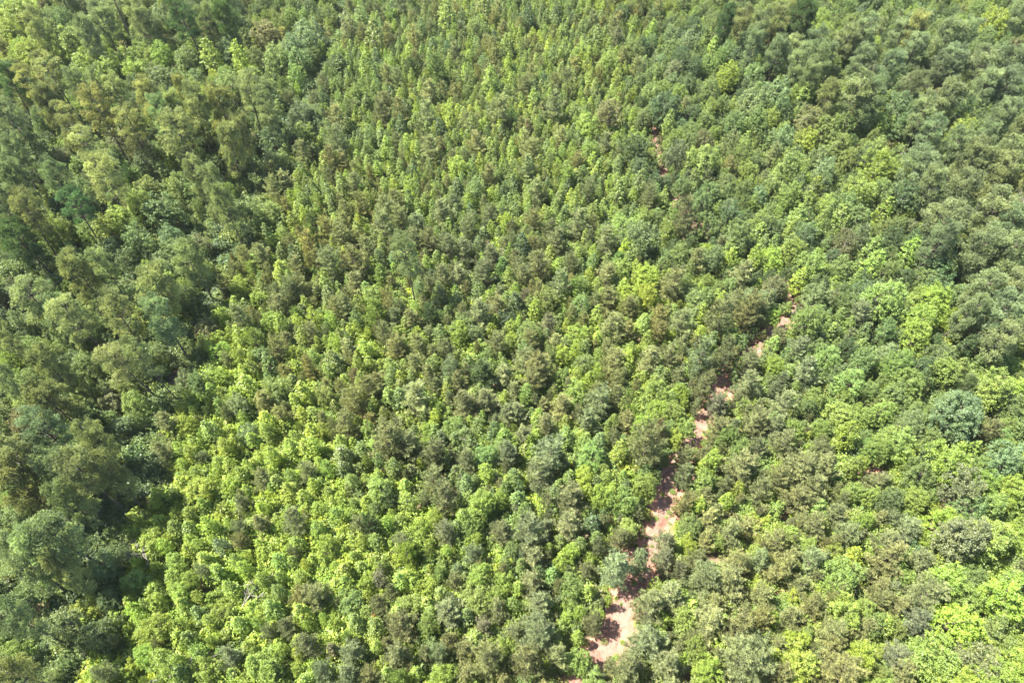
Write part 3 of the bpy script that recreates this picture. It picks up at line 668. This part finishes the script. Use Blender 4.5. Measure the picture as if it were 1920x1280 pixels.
def add_tree(kind, tone, px, py, d, zone):
    z = {'P': 11.5, 'p': 3.6, 'c': 4, 's': 3.4, 'b': 5.0, 'k': 2.0}[kind]
    for _ in range(3):
        x, y = ground_at(px, py, z)
        dep = float(np.array([x, y, z - CAM_H]) @ FWD)
        D = d * dep / FPX
        if kind == 'P': D *= 0.95
        h = height_for(kind, tone, D, 'R' if px > 1250 else zone)
        z = {'P': h * 0.78, 'p': h * 0.58, 'c': h * 0.5, 's': h * 0.58, 'b': h - D * 0.42, 'k': h * 0.55}[kind]
    x, y = ground_at(px, py, z)
    if zone == 'S':
        tone = {'l': 'L', 'g': 'l'}.get(tone, tone)
        if kind == 'p': D *= 0.9
        if kind == 'b' and d < 50 and rng.random() < 0.6:      # the low bright stand is mostly pointed saplings
            kind, h = 's', D * 1.5 + rng.uniform(0.8, 1.8)
            D *= 0.82
    if kind != 'P' and float((np.hypot(BP[:, 0] - x, BP[:, 1] - y)).min()) < D * 0.3 + 1.0: return
    dl = np.hypot(TP[:, 0] - x, TP[:, 1] - y)
    if kind == 'p' and dl.min() < 5.5 and TP[int(np.argmin(dl)), 0] > x: h *= 1.35      # height added to pines left of the track so their shadows cross it
    trees.append([kind, tone, x, y, D * 0.5, h, True])

for it in TREES.replace("\n", " ").split(";"):
    it = it.split()
    if len(it) < 3: continue
    px, py, c = float(it[0]), float(it[1]), it[2]
    kind, tone, d = c[-2], c[-1], float(c[:-2])
    add_tree(kind, tone, px + rng.uniform(-2, 2), py + rng.uniform(-2, 2), d, zone_at(px, py))
N_MARK = len(trees)

cell = {}
def put(i):
    t = trees[i]
    cell.setdefault((int(t[2] // 6), int(t[3] // 6)), []).append(i)
for i in range(N_MARK): put(i)

open_pts = [(px, py, r) for px, py, r in OPEN]
def blocks_open(x, y, R, h, kind):
    a, b = to_pixel(x, y, h * 0.55), to_pixel(x, y, 0)
    if a is None: return True
    rp = R * FPX / a[2]
    for px, py, r in open_pts:
        for q in (a, ((a[0] + b[0]) / 2, (a[1] + b[1]) / 2)):
            if (q[0] - px) ** 2 + (q[1] - py) ** 2 < (rp * 0.7 + r) ** 2: return True
    return False
def path_dist(P, x, y):
    return float((np.hypot(P[:, 0] - x, P[:, 1] - y) - P[:, 2] * 0.5).min())

def near_ok(x, y, R, kind, f):
    cx, cy = int(x // 6), int(y // 6)
    for ix in (-1, 0, 1):
        for iy in (-1, 0, 1):
            for j in cell.get((cx + ix, cy + iy), ()):
                t = trees[j]
                rr = t[4] * (0.55 if t[0] == 'P' else 1.0)
                if (t[2] - x) ** 2 + (t[3] - y) ** 2 < ((rr + R) * f) ** 2:
                    return False
    return True

for attempt, (n_try, rlo, rhi, f) in enumerate([(10000, 1.4, 2.1, 0.68), (22000, 0.9, 1.4, 0.58), (55000, 0.5, 0.9, 0.46)]):
    for _ in range(n_try):
        y = 6 + 204 * math.sqrt(rng.uniform(0, 1)) if rng.random() < 0.7 else rng.uniform(6, 210)
        dep = y * math.cos(_p) + CAM_H * math.sin(_p)
        x = rng.uniform(-1, 1) * (dep * 0.75 + 20)
        px, py, _d = to_pixel(x, y, 3)
        outside = not (-20 < px < 1940 and -20 < py < 1300)
        zn = zone_at(px, py)
        names, wts = zip(*MIX[zn])
        kt = names[int(rng.choice(len(names), p=np.array(wts) / sum(wts)))]
        kind, tone = kt[0], kt[1]
        if kind == 'P':
            if attempt or not outside and rng.random() < 0.6: continue
            R = rng.uniform(2.4, 3.8)
        elif kind == 's': R = rng.uniform(0.6, 1.15)
        elif kind == 'k': R = rng.uniform(0.55, 1.2)
        elif kind == 'b':
            if attempt == 2: kind, R = 'k', rng.uniform(0.5, 1.0)
            else: R = rng.uniform(rlo, rhi)
        else: R = rng.uniform(rlo, rhi)
        if kind == 'p' and attempt == 2 and rng.random() < 0.5: continue
        if not near_ok(x, y, R, kind, f): continue
        if path_dist(BP, x, y) < 0.1 + R * 0.35: continue
        if path_dist(TP, x, y) < 0 and attempt == 0: continue
        h = height_for(kind, tone, 2 * R, 'R' if px > 1250 and kind == 'P' else zn)
        if blocks_open(x, y, R, h, kind): continue
        trees.append([kind, tone, x, y, R, h, False])
        put(len(trees) - 1)
print("trees", N_MARK, len(trees))

# ------------------------------------------------------------------ which of them are objects of their own: the 300 of a kind that show largest
KIND = {'P': ('tall_pine', 'pine tree', 'tall pine', 'mature pines of the old stands'),
        'p': ('young_pine', 'young pine', 'young pine', 'young pines of the plantation'),
        'b': ('broadleaf_tree', 'broadleaf tree', 'rounded broadleaf', 'round-headed broadleaf trees'),
        's': ('sapling', 'sapling', 'pointed sapling', 'slender pointed saplings'),
        'k': ('bushy_tree', 'small tree', 'low bushy tree', 'low bushy young trees'),
        'c': ('cedar_tree', 'cedar', 'dark conical cedar', None)}
TONE_WORD = {'L': 'lime green', 'l': 'fresh green', 'Y': 'bright yellow-green', 'g': 'mid green', 'B': 'blue-green', 'd': 'dark green',
             'p': 'olive', 's': 'pale straw-grey', 'r': 'browning', 'o': 'orange-brown dead', 'y': 'yellowish'}
vis = {}
for i, t in enumerate(trees):
    p = to_pixel(t[2], t[3], t[5] * (0.75 if t[0] == 'P' else 0.6))
    if p and 4 < p[0] < 1916 and 4 < p[1] < 1276:
        vis.setdefault(t[0], []).append((2 * t[4] * FPX / p[2] * (1.15 if t[6] else 0.9), i, p))
solo = {}
for k, lst in vis.items():
    lst.sort(key=lambda q: -q[0])
    for s, i, p in lst[:300]:
        solo[i] = (p, s, k)

# ------------------------------------------------------------------ labels
COLS = ['far left', 'left', 'centre-left', 'centre', 'centre-right', 'right', 'far right']
ROWS = ['top', 'upper', 'upper-middle', 'lower-middle', 'lower', 'bottom']
def place_words(p):
    c = COLS[min(6, int(p[0] / 1920 * 7))]
    r = ROWS[min(5, int(p[1] / 1280 * 6))]
    return f"{r} {c} of photo"
sizes = {}
for i, (p, s, k) in solo.items():
    sizes.setdefault(k, []).append(s)
cut = {k: (np.percentile(v, 30), np.percentile(v, 75)) for k, v in sizes.items()}
TPX = np.array([to_pixel(a[0], a[1], 0)[:2] for a in TP[::3]])
ids = list(solo)
PX = np.array([solo[i][0][:2] for i in ids])
draft = {}
for n, i in enumerate(ids):
    p, s, k = solo[i]
    t = trees[i]
    sz = 'large ' if s > cut[k][1] else 'small ' if s < cut[k][0] else ''
    name = f"{sz}{TONE_WORD[t[1]]} {KIND[k][2]}" if k != 'c' else 'dark conical cedar'
    d = np.hypot(PX[:, 0] - p[0], PX[:, 1] - p[1]); d[n] = 1e9
    j = int(np.argmin(d)); tj = trees[ids[j]]
    dx, dy = PX[j] - np.array(p[:2])
    rel = ('left of' if dx > 0 else 'right of') if abs(dx) > abs(dy) else ('in front of' if dy < 0 else 'behind')
    nb = f"{TONE_WORD[tj[1]]} {KIND[tj[0]][2].split()[-1]}"
    dt = np.hypot(TPX[:, 0] - p[0], TPX[:, 1] - p[1])
    if dt.min() < 26 + s * 0.5:
        q = TPX[int(np.argmin(dt))]
        nb = "red dirt track"; rel = 'just right of' if q[0] < p[0] else 'just left of'
    draft[i] = (name, f"{rel} {nb}", place_words(p))
same = {}
for i, dd in draft.items():
    same.setdefault(dd, []).append(i)
ORD = {2: ['leftmost', 'rightmost'], 3: ['leftmost', 'middle', 'rightmost']}
label = {}
for dd, lst in same.items():
    base = f"{dd[0]} {dd[1]}, {dd[2]}"
    lst.sort(key=lambda i: solo[i][0][0])
    m = len(lst)
    for n, i in enumerate(lst):
        if m == 1:
            label[i] = base
        else:
            o = ORD[m][n] if m <= 3 else ['leftmost', 'second from left', 'third from left', 'fourth from left', 'fifth from left', 'sixth from left'][min(n, 5)] if n < m - 1 else 'rightmost'
            label[i] = f"{o} {base}"
        if len(label[i].split()) > 16: label[i] = label[i].replace(" of photo", "")
        if len(label[i].split()) > 16: label[i] = label[i].replace(", ", " ").replace("just ", "")
        if len(label[i].split()) > 16: label[i] = label[i].replace(" low ", " ")

# ------------------------------------------------------------------ build the single trees
def tint_for(tone, r, kind='x', x=0.0, y=0.0):
    c = np.array(TONES[tone])
    w = math.sin(x * 0.11 + 1.7 * math.sin(y * 0.05)) * math.cos(y * 0.09 + 1.3 * math.sin(x * 0.06))      # soil and moisture change from patch to patch
    c = c * np.array([1 + 0.10 * w, 1 + 0.06 * w, 1 - 0.05 * w])
    if kind == 'P': c = c * (np.array([0.94, 1.04, 1.12]) if x > 20 else np.array([1.16, 1.22, 1.27]))
    if kind in 'bks' and tone in 'psry':            # broad leaves catch more light than needles of the same look
        c = c * 0.72
    b = math.exp(r.normal() * 0.1)
    h = r.normal() * 0.05
    return [float(c[0] * b * (1 + h)), float(c[1] * b), float(c[2] * b * (1 - h))]

def pick_variant(kind, R, h):
    if kind == 'c': kind = 'p'
    vs = PROTO[kind]
    if kind == 'P': return (7 + int(rng.integers(4)) if h < 12.9 else int(rng.integers(7))), kind
    return int(rng.integers(len(vs))), kind

# one of each kind and shape is built with its parts; the rest are copies of it sharing the meshes
FIRST = {}
def individual(i):
    kind, tone, x, y, R, h, _m = trees[i]
    v, pk = pick_variant(kind, R, h)
    trunk_me, crown_me, R0, H0 = PROTO[pk][v]
    name = KIND[kind][0]
    key = (kind, v)
    if key not in FIRST:
        root = bpy.data.objects.new(name, None)
        root.empty_display_size = 0.3
        tr = bpy.data.objects.new("trunk", trunk_me)
        cr = bpy.data.objects.new("crown", crown_me)
        tr.parent = root; cr.parent = root
        FIRST[key] = (root, tr, cr)
    else:
        a, b, c = FIRST[key]
        root, tr, cr = a.copy(), b.copy(), c.copy()
        tr.parent = root; cr.parent = root
    for o in (root, tr, cr): COL.objects.link(o)
    root.location = (x, y, float(terrain(x, y)))
    e = rng.normal(0, 0.045, 2)
    root.rotation_euler = (float(e[0]), float(e[1]), float(rng.uniform(0, 6.283)))
    sx = R / R0
    root.scale = (sx * float(rng.uniform(0.94, 1.06)), sx * float(rng.uniform(0.94, 1.06)), h / H0)
    root["label"] = label[i]
    root["category"] = KIND[kind][1]
    if KIND[kind][3]: root["group"] = KIND[kind][3]
    cr["tint"] = tint_for(tone, rng, kind, x, y)

for i in solo: individual(i)

# ------------------------------------------------------------------ the rest of each kind: one object each, made by geometry nodes
def scatter_object(name, label_, protos, rows):
    """rows: (x, y, z, pick, sx, sz, rot, tint)"""
    n = len(rows)
    me = bpy.data.meshes.new(name)
    me.vertices.add(n)
    me.vertices.foreach_set("co", np.array([r[0:3] for r in rows], dtype=np.float32).ravel())
    a = me.attributes.new("pick", 'INT', 'POINT'); a.data.foreach_set("value", np.array([r[3] for r in rows], dtype=np.int32))
    a = me.attributes.new("size", 'FLOAT_VECTOR', 'POINT'); a.data.foreach_set("vector", np.array([(r[4], r[4], r[5]) for r in rows], dtype=np.float32).ravel())
    a = me.attributes.new("turn", 'FLOAT_VECTOR', 'POINT'); a.data.foreach_set("vector", np.array([(r[6][0], r[6][1], r[6][2]) for r in rows], dtype=np.float32).ravel())
    a = me.attributes.new("tint", 'FLOAT_COLOR', 'POINT'); a.data.foreach_set("color", np.array([(*r[7], 1) for r in rows], dtype=np.float32).ravel())
    o = bpy.data.objects.new(name, me)
    COL.objects.link(o)
    o["kind"] = "stuff"; o["label"] = label_
    ng = bpy.data.node_groups.new(name, 'GeometryNodeTree')
    ng.interface.new_socket("Geometry", in_out='INPUT', socket_type='NodeSocketGeometry')
    ng.interface.new_socket("Geometry", in_out='OUTPUT', socket_type='NodeSocketGeometry')
    N, L = ng.nodes, ng.links
    gi, go = N.new("NodeGroupInput"), N.new("NodeGroupOutput")
    jn = N.new("GeometryNodeJoinGeometry")
    ip = N.new("GeometryNodeInstanceOnPoints")
    for pm in reversed(protos):
        src = bpy.data.objects.new(name + "_shape", pm)
        oi = N.new("GeometryNodeObjectInfo"); oi.inputs[0].default_value = src
        gt = N.new("GeometryNodeGeometryToInstance")
        L.new(oi.outputs['Geometry'], gt.inputs[0]); L.new(gt.outputs[0], jn.inputs[0])
    def attr(nm, ty):
        q = N.new("GeometryNodeInputNamedAttribute"); q.data_type = ty; q.inputs[0].default_value = nm
        return next(s for s in q.outputs if s.enabled and s.name == 'Attribute')
    L.new(gi.outputs[0], ip.inputs['Points']); L.new(jn.outputs[0], ip.inputs['Instance'])
    ip.inputs['Pick Instance'].default_value = True
    L.new(attr("pick", 'INT'), ip.inputs['Instance Index'])
    er = N.new("FunctionNodeEulerToRotation")
    L.new(attr("turn", 'FLOAT_VECTOR'), er.inputs[0]); L.new(er.outputs[0], ip.inputs['Rotation'])
    L.new(attr("size", 'FLOAT_VECTOR'), ip.inputs['Scale'])
    L.new(ip.outputs[0], go.inputs[0])
    md = o.modifiers.new("scatter", 'NODES'); md.node_group = ng
    return o

rest = {}
for i, t in enumerate(trees):
    if i in solo: continue
    kind = 'p' if t[0] == 'c' else t[0]
    v, kind = pick_variant(kind, t[4], t[5])
    _a, _b, R0, H0 = PROTO[kind][v]
    rest.setdefault(kind, []).append((t[2], t[3], float(terrain(t[2], t[3])), v, t[4] / R0, t[5] / H0, (rng.normal() * .045, rng.normal() * .045, rng.uniform(0, 6.283)), tint_for(t[1], rng, t[0], t[2], t[3])))
REST = {'P': ("pine_stand", "far mature pines massed together beyond the ones that stand out"), 'p': ("young_pine_growth", "smaller young pines filling the plantation between larger ones"),
        'b': ("broadleaf_growth", "smaller broadleaf crowns filling the gaps of the wood"), 's': ("sapling_growth", "thin green saplings massed between the larger trees"),
        'k': ("bush_growth", "low bushy green growth massed between the trees")}
for k, rows in rest.items():
    scatter_object(REST[k][0], REST[k][1], [joined(REST[k][0] + "_mesh", (a, b)) for a, b, _r, _h in PROTO[k]], rows)
    print("rest", k, len(rows))

# ------------------------------------------------------------------ undergrowth
UG = {'M': 'gggldl', 'V': 'lLLlg', 'G': 'gllgd', 'T': 'glLlg', 'C': 'lLlgYl', 'S': 'LLYLlLY', 'D': 'lgLly'}
rows = []
gx = 1.05
for yy in np.arange(4, 206, gx):
    dep = yy * math.cos(_p) + CAM_H * math.sin(_p)
    for xx in np.arange(-(dep * 0.75 + 12), dep * 0.75 + 12, gx):
        x, y = xx + rng.uniform(-.6, .6), yy + rng.uniform(-.6, .6)
        nz = math.sin(x * 0.31 + 2 * math.sin(y * 0.23)) * math.cos(y * 0.37 + 1.5 * math.sin(x * 0.19))
        if nz < -0.55 and rng.random() < 0.7: continue
        px, py, _d = to_pixel(x, y, 0.5)
        dT = path_dist(TP, x, y) if abs(px - 1250) < 420 else 99
        dB = path_dist(BP, x, y) if px < 760 else 99
        if dT < 0.0:
            if rng.random() < 0.55:
                s = rng.uniform(0.12, 0.42)
                rows.append((x, y, float(terrain(x, y)) + 0.08, int(rng.integers(4)), s, s * rng.uniform(0.4, 0.9), (0, 0, rng.uniform(0, 6.283)), tint_for('ryll'[int(rng.integers(4))], rng)))
            continue
        if dT < 1.6 and rng.random() < 0.25: continue
        if dT > 3 and dB > 2 and any((px - a) ** 2 + (py - b) ** 2 < (r + 6) ** 2 for a, b, r in open_pts): continue
        zn = zone_at(px, py)
        if dB < 1.0 and any((px - a) ** 2 + (py - b) ** 2 < (r * 0.8) ** 2 for a, b, r in open_pts): continue
        tone = UG[zn][int(rng.integers(len(UG[zn])))]
        if dB < 1.2: tone = 'gdd'[int(rng.integers(3))]  # darker leaf tones paint the tall stand's shadow along the break
        s = rng.uniform(0.6, 1.6) * (0.6 if dT < 1.4 else 1.1 if dB < 1.4 else 1.15 if zn == 'S' else 1)
        rows.append((x, y, float(terrain(x, y)), int(rng.integers(4)), s, s * rng.uniform(0.7, 1.3), (0, 0, rng.uniform(0, 6.283)), tint_for(tone, rng)))
print("undergrowth", len(rows))
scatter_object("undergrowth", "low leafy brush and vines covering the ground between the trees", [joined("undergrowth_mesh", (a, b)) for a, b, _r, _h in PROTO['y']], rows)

# ------------------------------------------------------------------ dead wood
def dead_tree(px, py, length, az, tilt, label_, n=9, r0=0.14, crown=0.5, z=0.3):
    rg = np.random.default_rng(int(px))
    x, y = ground_at(px, py, z)
    root = bpy.data.objects.new("dead_tree", None); COL.objects.link(root)
    root.location = (x, y, float(terrain(x, y)))
    root["label"] = label_; root["category"] = "dead tree"; root["group"] = "bare dead trees"
    d = np.array([math.cos(az) * math.cos(tilt), math.sin(az) * math.cos(tilt), math.sin(tilt)])
    base = np.array([0, 0, z if tilt < 1 else -0.3])
    pts = [base + d * length * s + rg.normal(size=3) * 0.06 for s in np.linspace(0, 1, 6)]
    sp = Soup(); sp.tube(pts, np.linspace(r0, r0 * 0.2, 6), 7)
    o = bpy.data.objects.new("trunk", sp.build("dead_trunk", [M_DEAD])); COL.objects.link(o); o.parent = root
    for k in range(n):
        s = crown + (1 - crown) * rg.uniform(0, 1)
        a = base + d * length * s
        q = unit(d * 0.7 + rg.normal(size=3) * 0.8 + np.array([0, 0, 0.25]))
        L = length * rg.uniform(0.18, 0.42)
        bs = Soup()
        b = a + q * L * 0.5 + rg.normal(size=3) * 0.1; c = a + q * L + rg.normal(size=3) * 0.2
        bs.tube([a, b, c], [r0 * 0.42, r0 * 0.28, 0.012], 5)
        for m in range(5):
            st = b if m < 2 else b * 0.5 + c * 0.5
            e = st + unit(q + rg.normal(size=3) * 0.8) * L * rg.uniform(0.2, 0.5)
            bs.tube([st, e], [0.035, 0.012], 4)
        o = bpy.data.objects.new("branch", bs.build("dead_branch", [M_DEAD])); COL.objects.link(o); o.parent = root

dead_tree(235, 1000, 5.0, math.radians(-40), 0.25, "bare grey fallen treetop beside clay firebreak at lower left", n=14, z=1.6)
dead_tree(420, 1180, 5.0, math.radians(60), 0.15, "bleached fallen branches in low brush, lower left, right of lime bushes", n=10, z=1.8)
dead_tree(275, 1278, 6.0, math.radians(15), 0.1, "pale fallen log lying in brush at bottom left edge", n=7, z=1.8)
dead_tree(1728, 415, 6.0, math.radians(62), 0.75, "leaning bare grey snag in dark gap before right-hand tall pines", n=6, z=1.0, r0=0.12)
dead_tree(1852, 500, 11.0, math.radians(50), 1.25, "bare forked dead treetop among tall pines at right edge", n=9, z=0.0, r0=0.13)

# ------------------------------------------------------------------ summer haze in the air over the wood
HAZE = 0.00007
if HAZE:
    me = bpy.data.meshes.new("haze")
    x0, x1, y0, y1, z0, z1 = -2700, 2700, -2700, 3300, -3.0, CAM_H + 6
    vs = [(x, y, z) for x in (x0, x1) for y in (y0, y1) for z in (z0, z1)]
    me.from_pydata(vs, [], [(0, 1, 3, 2), (4, 6, 7, 5), (0, 4, 5, 1), (2, 3, 7, 6), (0, 2, 6, 4), (1, 5, 7, 3)])
    hz = bpy.data.objects.new("haze", me); COL.objects.link(hz); hz["kind"] = "stuff"
    m, nt, out = new_mat("haze_air")
    vp = nt.nodes.new("ShaderNodeVolumePrincipled")
    vp.inputs['Color'].default_value = (0.93, 0.96, 1.0, 1)
    vp.inputs['Density'].default_value = HAZE
    vp.inputs['Anisotropy'].default_value = 0.2
    nt.links.new(vp.outputs[0], out.inputs['Volume'])
    me.materials.append(m)
